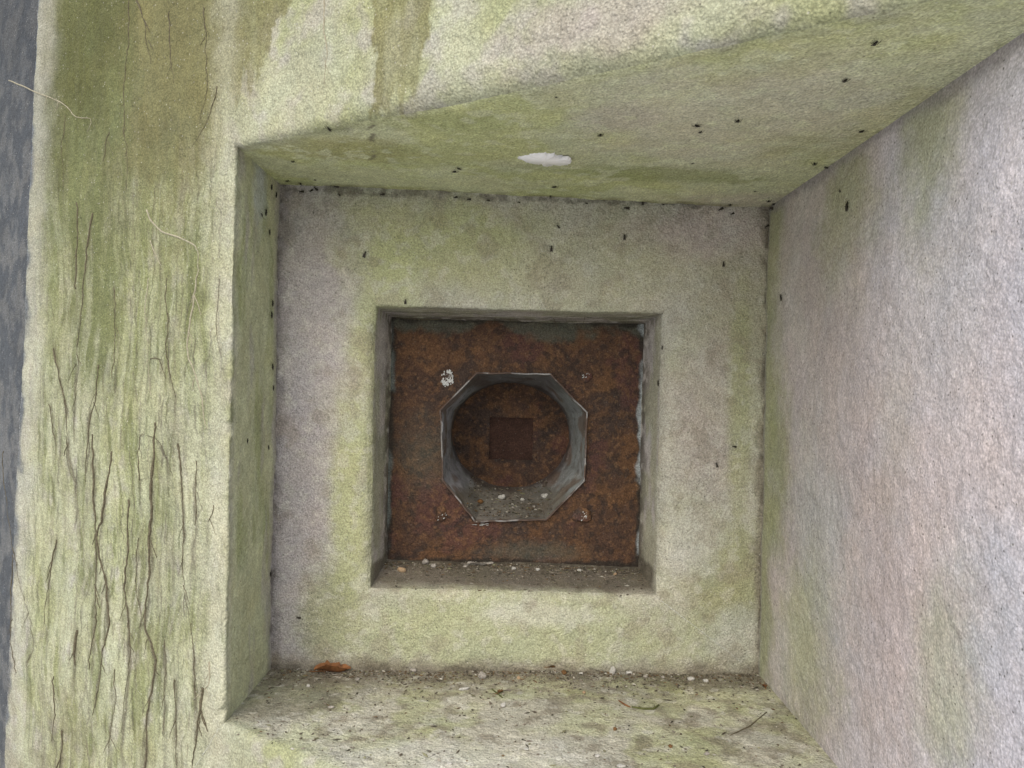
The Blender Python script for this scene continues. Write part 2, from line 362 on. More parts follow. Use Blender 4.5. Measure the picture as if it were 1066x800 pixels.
def col_sill(P):
    Y = P[:,1]
    c = np.tile(np.array([.40,.415,.285]), (len(P),1))
    c = blend(c, sst(fbm(P, 10, 131, 4), .42, .6)*.6, BARE*1.1)
    c = blend(c, sst(fbm(P, 16, 132, 4), .5, .66)*.6, GREEN*1.1)
    c = blend(c, sst(fbm(P, 40, 133, 3), .5, .7)*.6, DIRT*1.3)
    c = blend(c, sst(Y + (fbm(P, 14, 134, 4)-.5)*.12, YB-.12, YB-.02)*.8, DIRT*1.1)
    c = blend(c, blob(P, on_sill(290, 728), (.1,.07,.3), 136, .3, .3)*.6, np.array([.16,.16,.12]))  # shadow of the left jamb painted on the sill corner
    c = blend(c, sst(fbm(P, 55, 135, 3), .62, .75)*.6, WHITE*.8)
    c = blend(c, blob(P, on_sill(470, 790), (.2,.05,.3), 137, .6, .4)*.6, WHITE*.95)
    return mottle(P, c, .2, 138)
def col_back(P):
    X, Z = P[:,0], P[:,2]-EYE
    c = np.tile(np.array([.335,.34,.262]), (len(P),1))
    c = blend(c, sst(fbm(P, 8, 141, 4), .45, .62)*.5, BARE*1.0)
    for px, py, rx, rz, k, w, s in ((318,330,.075,.22,LILAC*1.12,.85,142), (305,560,.07,.25,LILAC,.85,143), (320,230,.07,.05,BARE*.9,.6,144), (470,255,.17,.07,GREEN*1.2,.8,145), (400,340,.05,.2,GREEN*1.3,.6,146), (365,520,.035,.18,GREEN*1.25,.7,147),
            (735,245,.12,.05,PINK*1.05,.8,148), (760,330,.07,.1,np.array([.30,.29,.22]),.6,149), (540,660,.3,.07,np.array([.31,.345,.20]),.7,150), (740,430,.06,.12,PINK*.95,.5,151), (770,420,.02,.18,GREEN,.6,152), (760,600,.06,.1,GREEN*.85,.7,153),
            (725,560,.05,.06,np.array([.42,.43,.39]),.65,154), (770,660,.06,.05,np.array([.34,.36,.33]),.6,155), (600,285,.2,.06,np.array([.37,.37,.27]),.6,156), (340,640,.05,.08,GREEN*.85,.6,157), (560,640,.1,.02,np.array([.45,.46,.40]),.6,158)):
        c = blend(c, blob(P, on_back(px, py), (rx,.3,rz), s, .45, .5)*w, k)
    c = blend(c, sst(fbm(P, (60,60,60), 159, 3), .55, .7)*.35, WHITE*.75)
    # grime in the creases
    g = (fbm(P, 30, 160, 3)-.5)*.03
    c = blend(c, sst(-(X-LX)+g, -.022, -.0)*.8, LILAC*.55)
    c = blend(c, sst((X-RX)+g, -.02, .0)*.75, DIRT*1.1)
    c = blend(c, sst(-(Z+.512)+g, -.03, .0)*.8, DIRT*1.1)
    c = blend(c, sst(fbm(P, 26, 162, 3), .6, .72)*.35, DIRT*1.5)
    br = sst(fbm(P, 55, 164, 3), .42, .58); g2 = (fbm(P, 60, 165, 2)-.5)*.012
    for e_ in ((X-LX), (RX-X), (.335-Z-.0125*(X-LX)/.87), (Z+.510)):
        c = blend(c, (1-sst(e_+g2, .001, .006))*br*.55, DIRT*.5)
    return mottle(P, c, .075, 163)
AX0, AX1, AT, AB = -.2455, .2665, .134, -.371                       # square aperture in the back panel
YP = 1.55                                                           # rusty plate
def col_inner(P):
    X, Y, Z = P[:,0], P[:,1], P[:,2]-EYE
    c = np.tile(np.array([.42,.40,.385]), (len(P),1))
    c = blend(c, sst(fbm(P, (25,25,10), 171, 4), .45, .65)*.5, GREEN*.95)
    c = blend(c, sst(-Z-.325+(fbm(P, 20, 172, 3)-.5)*.02, 0, .01)*.9, DIRT*.85)
    c = blend(c, sst(Z-.105+(fbm(P, (30,120,30), 173, 3)-.5)*.02, 0, .012)*.55*sst(fbm(P, (8,150,8), 174, 3), .4, .6), DIRT*.7)
    c = blend(c, sst(Y+(fbm(P,30,179,3)-.5)*.03, 1.50, 1.545)*.85*sst(fbm(P, 50, 176, 3), .3, .55), DIRT*.6)
    c = blend(c, blob(P, np.array([AX0, 1.60, z_(.04)]), (.1,.05,.06), 177, .4, .3)*.8, PALE*.9)
    return mottle(P, c, .2, 178)

def disp(P, n, amp=1.0, seed=0):
    d = (fbm(P, 4.5, 200+seed, 3)-.5)*.010 + (fbm(P, 24, 210+seed, 3)-.5)*.0032 + (fbm(P, 110, 220+seed, 3)-.5)*.0026
    return P + n*(d*amp)[:,None]
IN_GAIN = 1.22

# ------------------------------------------------------------------ the concrete wall with its recess
WALL = empty('concrete_wall', (0, 1.2, 0))
tag(WALL, 'algae-stained concrete wall with a deep square recess stepping in to a smaller opening', 'wall')
DIR = [(-1,1),(1,1),(1,-1),(-1,-1)]
OUTC = [(-.915,1.25),(.95,1.25),(.95,-1.45),(-1.023,-1.45)]
R_C = [.006,.022,.016,.008]; R_M = [.030,.022,.030,.005]
NRM = [(0,0,-1),(-1,0,0),(0,0,1),(1,0,0)]                          # reveal normals: ceiling, right jamb, sill, left jamb
def side_grid(k, nt_, nf, na, nd):
    t = np.linspace(0,1,nt_); k2 = (k+1)%4
    c1, c2 = np.array(CT[k]), np.array(CT[k2]); d1, d2 = np.array(DIR[k],float), np.array(DIR[k2],float); o1, o2 = np.array(OUTC[k]), np.array(OUTC[k2])
    r = R_C[k]*(1-t)+R_C[k2]*t + (R_M[k]-(R_C[k]+R_C[k2])/2)*np.sin(np.pi*t)
    r = r*(1+.5*(fbm(np.stack([t*9,t*0+k,t*0],1), 1.0, 300, 3)-.5)*2)
    if k == 3: r = r + .012*sst(vn(np.stack([t*34,t*0,t*0],1), 1.0, 301), .72, .95)
    w_corner = np.minimum(t, 1-t)
    def ex(d): return (c1+d[:,None]*d1)*(1-t)[:,None] + (c2+d[:,None]*d2)*t[:,None]
    outer = o1*(1-t)[:,None]+o2*t[:,None]
    rows, nrm = [], []
    nk = np.array(NRM[k], float); nprev = np.array(NRM[(k-1)%4], float); nnext = np.array(NRM[k2], float)
    Ls = np.linalg.norm(c2-c1); a = np.clip(1-t*Ls/.02,0,1)*.5; b_ = np.clip(1-(1-t)*Ls/.02,0,1)*.5
    nside = nk*(1-a-b_)[:,None] + nprev*a[:,None] + nnext*b_[:,None]; nside /= np.linalg.norm(nside,axis=1)[:,None]
    def put(xz, dep, blendn):
        X = xz[:,0]; Y = face_y(X)+dep
        e = 1e-3; sl = (face_y(X+e)-face_y(X-e))/(2*e); nf_ = np.stack([sl, -np.ones_like(sl), 0*sl],1); nf_ /= np.linalg.norm(nf_,axis=1)[:,None]
        n = nf_*(1-blendn)+nside*blendn; n /= np.linalg.norm(n,axis=1)[:,None]
        rows.append(np.stack([X, Y, z_(xz[:,1])],1)); nrm.append(n)
    inn = ex(r)
    for q in np.linspace(1,0,nf):
        w = q**1.25; put(inn*(1-w)+outer*w, 0*t, 0.)
    for j in range(1,na+1):
        ph = j/na*math.pi/2; put(ex(r*(1-math.sin(ph))), r*(1-math.cos(ph)), j/na)
    base = ex(0*t); d0 = YB+.014-face_y(base[:,0])
    for q in np.linspace(0,1,nd+1)[1:]:
        put(base, r+(d0-r)*q, 1.)
    G = np.array(rows); Nn = np.array(nrm); sh = G.shape
    G = disp(G.reshape(-1,3), Nn.reshape(-1,3)).reshape(sh)
    return G, nf+na
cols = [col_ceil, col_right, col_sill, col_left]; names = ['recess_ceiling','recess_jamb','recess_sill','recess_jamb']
front_P, front_F, off = [], [], 0
for k, (nt_, nf, nd) in enumerate(((320,170,170),(300,110,230),(320,90,170),(560,300,75))):
    G, cut = side_grid(k, nt_, nf, 12, nd)
    fr = G[:cut-3]; nr, nc, _ = fr.shape
    front_P.append(fr.reshape(-1,3)); front_F.append(grid_faces(nr,nc)+off); off += nr*nc
    fc = cols[k]
    def both(P, fc=fc, k=k):
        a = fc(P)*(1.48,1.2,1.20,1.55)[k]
        dep = P[:,1]-face_y(np.clip(P[:,0], LX, None)); w = sst(dep + (fbm(P, 20, 310, 3)-.5)*.05, 0.0, .045 if k != 3 else .02)[:,None]
        return a*w + col_face(P)*(1-w)
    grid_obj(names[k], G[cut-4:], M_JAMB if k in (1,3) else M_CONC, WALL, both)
FP = np.concatenate(front_P); FF = np.concatenate(front_F)
n = np.cross(FP[FF[1000,1]]-FP[FF[1000,0]], FP[FF[1000,3]]-FP[FF[1000,0]])
if n[1] > 0: FF = FF[:,::-1]
BV.append((FP, FF)); mesh_np('outer_face', FP, FF, M_CONC, WALL, col_face(FP))

# return of the wall past its outer left corner, turning away
tz = np.linspace(0,1,700); rows = []
for q in np.linspace(0,1,150):
    cx = OUTC[0][0]*(1-tz)+OUTC[3][0]*tz; cz = 1.25*(1-tz)-1.45*tz
    s = q*.42; turn = 1-np.exp(-s/.02)
    rows.append(np.stack([cx - s, face_y(cx)+ s*(.70 + .32*turn), z_(cz)],1))
G = np.array(rows); sh = G.shape
G = disp(G.reshape(-1,3), np.tile(np.array([-.5,-.8,0]),(sh[0]*sh[1],1))).reshape(sh)
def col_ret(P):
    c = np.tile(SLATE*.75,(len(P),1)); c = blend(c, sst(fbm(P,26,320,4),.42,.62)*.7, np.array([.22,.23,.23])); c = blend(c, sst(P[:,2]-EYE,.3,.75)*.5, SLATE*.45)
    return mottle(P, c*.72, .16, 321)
grid_obj('wall_return', G, M_CONC, WALL, col_ret)
# top and right end of the wall, so that it is solid
xs = np.linspace(-1.25,.95,60); yf = np.where(xs < -.915, face_y(np.full_like(xs,-.915))+(-.915-xs)*1.02, face_y(xs))
top = np.array([np.stack([xs, yf*(1-q)+2.4*q, np.full_like(xs, z_(1.249))],1) for q in np.linspace(0,1,30)])
grid_obj('wall_top', top, M_CONC, WALL, lambda P: np.tile(BARE,(len(P),1)), toward=(0,1,9))
ye = float(face_y(np.array(.95)))
endg = np.array([[(.951, ye+(2.4-ye)*q, z_(1.25-2.7*w)) for q in np.linspace(0,1,40)] for w in np.linspace(0,1,40)])
grid_obj('wall_end', endg, M_CONC, WALL, lambda P: np.tile(BARE,(len(P),1)), toward=(9,1,1))

# back panel of the recess with the square aperture
IN = [(AX0,AT),(AX1,AT-.002),(AX1-.002,AB),(AX0+.002,AB+.003)]
OU = [(LX-.014,.347+.014),(RX+.014,.324+.014),(RX+.014,-.506-.014),(LX-.014,-.517-.014)]
PX0, PX1, PT, PB = -.2335, .2505, .1225, -.3440
PC = [(PX0,PT),(PX1,PT-.003),(PX1-.002,PB),(PX0+.001,PB+.003)]
pP, pF, off = [], [], 0; inner = []
for k in range(4):
    t = np.linspace(0,1,240); k2 = (k+1)%4
    c1, c2 = np.array(IN[k]), np.array(IN[k2]); e1, e2 = np.array(PC[k]), np.array(PC[k2]); d1, d2 = np.array(DIR[k],float), np.array(DIR[k2],float)
    rmid = [.005,.028,.018,.026][k]; rc = .009
    r = rc+(rmid-rc)*np.clip(np.sin(np.pi*t)*3,0,1); r = r*(1+.45*(fbm(np.stack([t*12,t*0+k,t*0],1),1.0,330,3)-.5)*2)
    ex = lambda d: (c1+d[:,None]*d1)*(1-t)[:,None]+(c2+d[:,None]*d2)*t[:,None]
    outer = np.array(OU[k])*(1-t)[:,None]+np.array(OU[k2])*t[:,None]
    nk = np.array(NRM[k],float); a = np.clip(1-t/.04,0,1)*.5; b_ = np.clip(1-(1-t)/.04,0,1)*.5
    ns = nk*(1-a-b_)[:,None]+np.array(NRM[(k-1)%4],float)*a[:,None]+np.array(NRM[k2],float)*b_[:,None]; ns /= np.linalg.norm(ns,axis=1)[:,None]
    nf_ = np.tile(np.array([0,-1.,0]),(len(t),1)); rows, nr_ = [], []
    def put(xz, y, w): rows.append(np.stack([xz[:,0], y+0*t, z_(xz[:,1])],1)); q = nf_*(1-w)+ns*w; nr_.append(q/np.linalg.norm(q,axis=1)[:,None])
    inn = ex(r)
    for w in np.linspace(1,0,75): put(inn*(1-w)+outer*w, YB, 0)
    for j in range(1,9):
        ph = j/8*math.pi/2; put(ex(r*(1-math.sin(ph))), YB+r*(1-math.cos(ph)), j/8)
    deep = e1*(1-t)[:,None]+e2*t[:,None]
    for q in np.linspace(0,1,61)[1:]: put(ex(0*t)*(1-q)+deep*q, YB+r+(YP+.008-YB-r)*q, 1)
    G = np.array(rows); sh = G.shape
    G = disp(G.reshape(-1,3), np.array(nr_).reshape(-1,3), .7, 1).reshape(sh)
    fr = G[:81]; nr, nc, _ = fr.shape; pP.append(fr.reshape(-1,3)); pF.append(grid_faces(nr,nc)+off); off += nr*nc
    inner.append(G[80:])
P = np.concatenate(pP); Fc = np.concatenate(pF)
n = np.cross(P[Fc[9,1]]-P[Fc[9,0]], P[Fc[9,3]]-P[Fc[9,0]])
if n[1] > 0: Fc = Fc[:,::-1]
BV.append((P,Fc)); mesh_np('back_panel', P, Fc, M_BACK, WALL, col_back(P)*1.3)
for k, nm in enumerate(('aperture_head','aperture_jamb','aperture_sill','aperture_jamb')):
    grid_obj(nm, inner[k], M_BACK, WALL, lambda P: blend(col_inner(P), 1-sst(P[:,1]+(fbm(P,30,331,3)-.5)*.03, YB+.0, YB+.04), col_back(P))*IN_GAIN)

# ------------------------------------------------------------------ rusty embrasure plate
PLATE = empty('rusty_embrasure_plate', (.01, YP, z_(-.36)))
tag(PLATE, 'rust-brown square steel plate with an eight-sided grey port, set in the square opening', 'steel plate')
octo_px = [(497,389.5),(573,390.5),(609.5,430.5),(607.5,499.5),(568,540),(496,541.5),(462,499),(460,427)]
OC = [on_back(x, y, YP)[[0,2]] for x, y in octo_px]               # slightly uneven, as cut by hand
def loop(pts, n):
    out = []
    for i in range(len(pts)):
        a, b_ = np.array(pts[i]), np.array(pts[(i+1)%len(pts)])
        for j in range(n): out.append(a+(b_-a)*j/n)
    return np.array(out)
NP_ = 90; O = loop(OC, NP_); cen = O.mean(0)
ang = np.arctan2(O[:,1]-cen[1], O[:,0]-cen[0])
def to_rect(c, ang, x0, x1, z0, z1):
    out = []
    for a in ang:
        dx, dz = math.cos(a), math.sin(a); s = 1e9
        if dx > 1e-9: s = min(s, (x1-c[0])/dx)
        if dx < -1e-9: s = min(s, (x0-c[0])/dx)
        if dz > 1e-9: s = min(s, (z1-c[1])/dz)
        if dz < -1e-9: s = min(s, (z0-c[1])/dz)
        out.append((c[0]+dx*s, c[1]+dz*s))
    return np.array(out)
rect = to_rect(cen, ang, PX0-.01, PX1+.01, z_(PB-.01), z_(PT+.01))
# pull the four nearest samples exactly into the corners
for cx, cz in ((PX0-.01,PT+.01),(PX1+.01,PT+.01),(PX1+.01,PB-.01),(PX0-.01,PB-.01)):
    i = np.argmin((rect[:,0]-cx)**2+(rect[:,1]-z_(cz))**2); rect[i] = (cx, z_(cz))
RU1 = np.array([.074,.043,.029]); RU2 = np.array([.120,.064,.032]); RU3 = np.array([.045,.033,.028]); RU4 = np.array([.088,.042,.036]); VERD = np.array([.085,.095,.075]); GREY = np.array([.20,.22,.23])
def col_rust(P):
    c = np.tile(RU1,(len(P),1))
    c = blend(c, sst(fbm(P, 12, 401, 4), .45, .62)*.75, RU3*1.1)
    c = blend(c, sst(fbm(P, 17, 402, 4), .5, .66)*.8, RU2)
    c = blend(c, sst(fbm(P, 14, 403, 4), .54, .68)*.7, RU4)
    c = blend(c, sst(fbm(P, 110, 404, 3), .52, .68)*.45, RU2*1.2)
    c = blend(c, sst(fbm(P, 75, 405, 3), .55, .7)*.7, RU3*.8)
    c = blend(c, sst(fbm(P, 150, 406, 2), .66, .82)*.35, np.array([.24,.14,.07]))
    return c
def col_plate(P):
    X, Z = P[:,0], P[:,2]-EYE; c = col_rust(P); w = fbm(P, 22, 410, 4)-.5
    c = blend(c, sst(Z-.098+w*.09, -.004, .02)*.8, VERD)
    c = blend(c, blob(P, on_back(560,575,YP), (.09,.3,.018), 411, .7, .8)*.5, VERD*1.15)
    c = blend(c, blob(P, on_back(440,475,YP), (.05,.3,.06), 412, .7, .9)*.4, VERD)
    ed = np.minimum(np.minimum(X-PX0, PX1-X), np.minimum(PT-Z, Z-PB)) + (fbm(P, 50, 416, 3)-.5)*.016
    c = blend(c, (1-sst(ed, .002, .009))*.85, np.array([.03,.027,.022]))
    c = blend(c, sst(X-.2425+w*.03, 0, .008)*sst(fbm(P,(20,20,14),413,3),.42,.52)*.9, np.array([.33,.37,.38]))
    c = blend(c, sst(-X-.226+w*.03, 0, .008)*sst(fbm(P,(20,20,14),414,3),.4,.55)*.8, np.array([.13,.15,.14]))
    return c
rows = []
for w in np.linspace(0,1,130): 
    q = O*(1-w)+rect*w; rows.append(np.stack([q[:,0], np.full(len(q),YP), q[:,1]],1))
G = np.array(rows); sh = G.shape; P = G.reshape(-1,3)
P = P + np.array([0,-1,0])*((fbm(P,6,420,3)-.5)*.003+(fbm(P,70,421,3)-.5)*.003+(fbm(P,200,422,2)-.5)*.0014)[:,None]
grid_obj('face_plate', P.reshape(sh), M_RUST, PLATE, col_plate, closed=True)
# eight-sided port tapering to a round back plate
YT = 1.72; cb = np.array([.0, z_(-.109)])
circ = np.stack([cb[0]+.124*np.cos(ang), cb[1]+.111*np.sin(ang)],1)
rows = []
def ring(q, y): rows.append(np.stack([q[:,0], np.full(len(q),y), q[:,1]],1))
big = cen+(O-cen)*1.022
ring(big, YP+.004); ring(big, YP-.0075); ring(cen+(O-cen)*1.014, YP-.009); ring(cen+(O-cen)*1.002, YP-.0085); ring(O*1.0, YP-.006)
lip = rows; rows = []
for w in np.linspace(0,1,60): ring(O*(1-w**1.7)+circ*w**1.7+(cen+(circ-cb)*1.0-circ)*0, YP-.006+(YT-YP+.006)*w)
def col_lip(P):
    c = np.tile(np.array([.25,.25,.25]),(len(P),1)); c = blend(c, sst(fbm(P,40,430,3),.40,.52)*.85, RU1*1.1); return mottle(P,c,.2,431)
def col_tube(P):
    c = np.tile(np.array([.34,.345,.375]),(len(P),1)); Z = P[:,2]-EYE; Y = P[:,1]
    c = blend(c, sst(fbm(P,(9,9,9),432,4),.42,.66)*.6, np.array([.18,.215,.19]))
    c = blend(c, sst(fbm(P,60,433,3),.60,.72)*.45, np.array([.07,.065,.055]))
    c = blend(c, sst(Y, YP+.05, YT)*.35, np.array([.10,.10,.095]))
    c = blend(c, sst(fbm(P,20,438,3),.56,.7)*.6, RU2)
    c = blend(c, sst(Z+.018,-.005,.015)*.65, np.array([.07,.065,.06]))  # shade under the tube's top, painted as a darker colour
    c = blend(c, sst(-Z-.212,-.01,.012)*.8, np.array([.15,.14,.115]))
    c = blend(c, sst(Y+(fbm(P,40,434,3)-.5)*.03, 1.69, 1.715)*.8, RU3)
    return mottle(P,c,.25,435)
G = np.array(lip); sh = G.shape; P = G.reshape(-1,3); dv = (fbm(P*np.array([1,0,1]), 38, 450, 3)-.5)[:,None]
P = P + dv*np.array([.0035,.0,.0035]) + (fbm(P*np.array([1,0,1]), 90, 451, 3)-.5)[:,None]*np.array([0,.003,0]); G = P.reshape(sh)
grid_obj('port_rim', G, M_PAINT, PLATE, col_lip, closed=True)
G = np.array(rows); sh = G.shape; P = G.reshape(-1,3)
r_ = P.copy(); r_[:,0] -= cen[0]; r_[:,2] -= cen[1]; r_[:,1] = 0; r_ /= np.linalg.norm(r_,axis=1)[:,None]
wd = sst(P[:,1], YP, YP+.02)
P = P + (fbm(P*np.array([1,0,1]), 38, 450, 3)-.5)[:,None]*np.array([.0035,.0,.0035])*(1-wd)[:,None] + r_*((fbm(P,20,436,3)-.5)*.006*wd+(fbm(P,120,437,2)-.5)*.002)[:,None]
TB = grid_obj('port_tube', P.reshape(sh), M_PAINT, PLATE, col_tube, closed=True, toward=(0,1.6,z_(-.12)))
TP, TF = BV[-1]
sq = to_rect(np.array([.001, z_(-.117)]), ang, -.046, .047, z_(-.162), z_(-.072)); big = cb+(circ-cb)*1.03
for cx, cz in ((-.046,-.072),(.047,-.072),(.047,-.162),(-.046,-.162)):
    i = np.argmin((sq[:,0]-cx)**2+(sq[:,1]-z_(cz))**2); sq[i] = (cx, z_(cz))
rows = []
for w in np.linspace(0,1,45): ring(sq*(1-w)+big*w, YT)
G = np.array(rows); sh = G.shape; P = G.reshape(-1,3); P = P+np.array([0,-1,0])*((fbm(P,30,440,3)-.5)*.005)[:,None]*sst(np.arange(len(P))/sh[1],0,4)[:,None]
def col_disc(P): return mottle(P, col_rust(P)*1.0, .2, 441)
bp_ = grid_obj('back_plate', P.reshape(sh), M_RUST, PLATE, col_disc, closed=True)
rows = []
for y in np.linspace(YT, YT+.010, 8): ring(sq, y)
sc_ = sq.mean(0)
for w in np.linspace(.95,0.0005,30): ring(sc_+(sq-sc_)*w, YT+.010)
G = np.array(rows)
def col_sq(P): return np.tile(np.array([.055,.029,.021]),(len(P),1))*(1+.8*(fbm(P,60,442,4)-.5))[:,None]
grid_obj('square_recess', G, M_RUST, PLATE, col_sq, closed=True)

# ------------------------------------------------------------------ ray casting on the finished surfaces
allP, allF, off = [], [], 0
for P, Fc in BV:
    allP.append(P); allF.append(Fc+off); off += len(P)
allP = np.concatenate(allP); allF = np.concatenate(allF)
TREE = BVHTree.FromPolygons([tuple(v) for v in allP], allF.tolist())
CAM = Vector((0,0,EYE))
def hit(px, py):
    a, c = at_px(px, py); d = Vector((a,1,-c)).normalized()
    p, n, i, dist = TREE.ray_cast(CAM, d)
    if p is None: return CAM+d*1.4, -d
    if n.dot(d) > 0: n = -n
    return p, n
def frame_at(px, py, spin=0., up=None):
    p, n = hit(px, py)
    # smooth the normal over a small neighbourhood
    ns = Vector((0,0,0))
    for dx, dy in ((0,0),(3,0),(-3,0),(0,3),(0,-3)):
        ns += hit(px+dx, py+dy)[1]
    n = ns.normalized()
    t = Vector((0,0,1)) if abs(n.z) < .7 else Vector((1,0,0))
    x = (t - n*t.dot(n)).normalized(); y = n.cross(x)
    c, s = math.cos(spin), math.sin(spin)
    X = x*c+y*s; Y = n.cross(X)
    m = Matrix((X, Y, n)).transposed().to_4x4(); m.translation = p
    return m

# small plain white patch on the ceiling: part of the wall
cpt, cn = hit(568, 164)
vs = [(0,0,-.0016)]; fs = []; K = 90
for i in range(K):
    a = i/K*2*math.pi; j = 1+.16*math.sin(9*a+1)*random.random()+random.uniform(-.16,.13)
    L = abs(math.cos(a))**1.0
    vs.append((math.cos(a)*.037*j, math.sin(a)*.026*j*(1-.35*L), -.0012)); 
for i in range(K):
    x, y, z = vs[1+i]; vs.append((x*1.05, y*1.05, .004))
for i in range(K):
    j = (i+1)%K; fs += [(0,1+i,1+j),(1+i,1+K+i,1+K+j,1+j)]
me = bpy.data.meshes.new('white_patch'); me.from_pydata(vs,[],fs); me.materials.append(M_WHITE)
me.polygons.foreach_set('use_smooth', [True]*len(me.polygons))
o = link(bpy.data.objects.new('white_patch', me), WALL); o.location = cpt-Vector(WALL.location)
# tilt with the ceiling
o.rotation_euler = Vector((0,0,-1)).rotation_difference(cn).to_euler(); o.location += cn*.0042
tag(o, 'small bright white patch on the recess ceiling')

# bolts of the plate
def lump(rx, ry, rz, seed, sub=10, rough=.25):
    vs, fs = [], []; rr = random.Random(seed)
    for i in range(sub+1):
        th = math.pi*i/sub
        for j in range(sub*2):
            ph = math.pi*j/sub; vs.append([math.sin(th)*math.cos(ph), math.sin(th)*math.sin(ph), math.cos(th)])
    A = np.array(vs); d = 1+(fbm(A+seed*3.1, 1.4, seed, 3)-.5)*2*rough*1.6
    # facets: clip by a few planes
    A = A*d[:,None]
    for _ in range(5):
        v = np.array([rr.gauss(0,1),rr.gauss(0,1),rr.gauss(0,1)]); v /= np.linalg.norm(v); k = rr.uniform(.6,.9)
        s = A@v; A = A - np.clip(s-k,0,None)[:,None]*v
    n = sub*2
    for i in range(sub):
        for j in range(n): fs.append((i*n+j, (i+1)*n+j, (i+1)*n+(j+1)%n, i*n+(j+1)%n))
    return A*np.array([rx,ry,rz]), fs
def local_obj(name, V, fs, mats, M, parent=None, smooth=True, col=None):
    me = bpy.data.meshes.new(name); me.from_pydata([tuple(v) for v in V],[],fs)
    if smooth: me.polygons.foreach_set('use_smooth',[True]*len(me.polygons))
    if col is not None:
        a = me.color_attributes.new('stain','FLOAT_COLOR','POINT'); c = np.ones((len(V),4)); c[:,:3] = col; a.data.foreach_set('color', c.ravel())
    me.materials.append(mats); o = link(bpy.data.objects.new(name, me), parent)
    if parent is not None: o.matrix_basis = Matrix.Translation(-Vector(parent.location)) @ M
    else: o.matrix_basis = M
    return o
def flakes(n, spread, size, seed):
    rr = random.Random(seed); V, Fs = [], []
    for _ in range(n):
        a = rr.uniform(0,6.28); d = spread*math.sqrt(rr.random()); cx, cy = math.cos(a)*d*1.2, math.sin(a)*d
        b0 = len(V); k = rr.randint(5,7); ro = rr.uniform(0,6.28); s = size*rr.uniform(.4,1.1); el = rr.uniform(.5,1)
        z0 = rr.uniform(.0006,.002)
        for i in range(k):
            t = ro+i/k*6.28; q = s*rr.uniform(.6,1.1); V.append((cx+math.cos(t)*q, cy+math.sin(t)*q*el, z0+rr.uniform(0,.0012)))
        for i in range(k):
            t = ro+i/k*6.28; x, y, z = V[b0+i]; V.append((x, y, z-.002))
        Fs.append(tuple(range(b0,b0+k)))
        for i in range(k): j = (i+1)%k; Fs.append((b0+i,b0+k+i,b0+k+j,b0+j))
    return V, Fs
for i, (px, py, r, nfl, lab) in enumerate(((466,394,.012,75,'rusted bolt covered in white paint flakes'), (610,391,.011,9,'rusted bolt with a thin white fleck'), (459,535,.014,8,None), (605,536,.016,14,None))):
    M = frame_at(px, py, .3*i)
    V, fs = lump(r*1.15, r*1.05, r*.5, 50+i, 12, .16)
    bo = local_obj('bolt', V, fs, M_RUST, M, PLATE, True, col_rust(np.array(V)+i)*1.25)
    if lab: tag(bo, lab)
    V, fs = flakes(nfl, r*(1.05 if i == 0 else .8), .0030 if i == 0 else .0024, 60+i)
    V = [(x*(.35 if i == 1 else .45)-.004*(i > 1), y*1.1, z+r*.40) for x, y, z in V] if i != 0 else [(x*1.1, y*1.1, z+r*.25) for x, y, z in V]
    f = local_obj('paint_flakes', V, fs, M_WFLAKE, Matrix.Identity(4), None, False)
    f.parent = bo
V, fs = flakes(14, .012, .003, 71); V = [(x*1.6, y*.25, z) for x, y, z in V]
local_obj('paint_flakes', V, fs, M_WFLAKE, frame_at(503, 546, math.pi/2), PLATE, False)

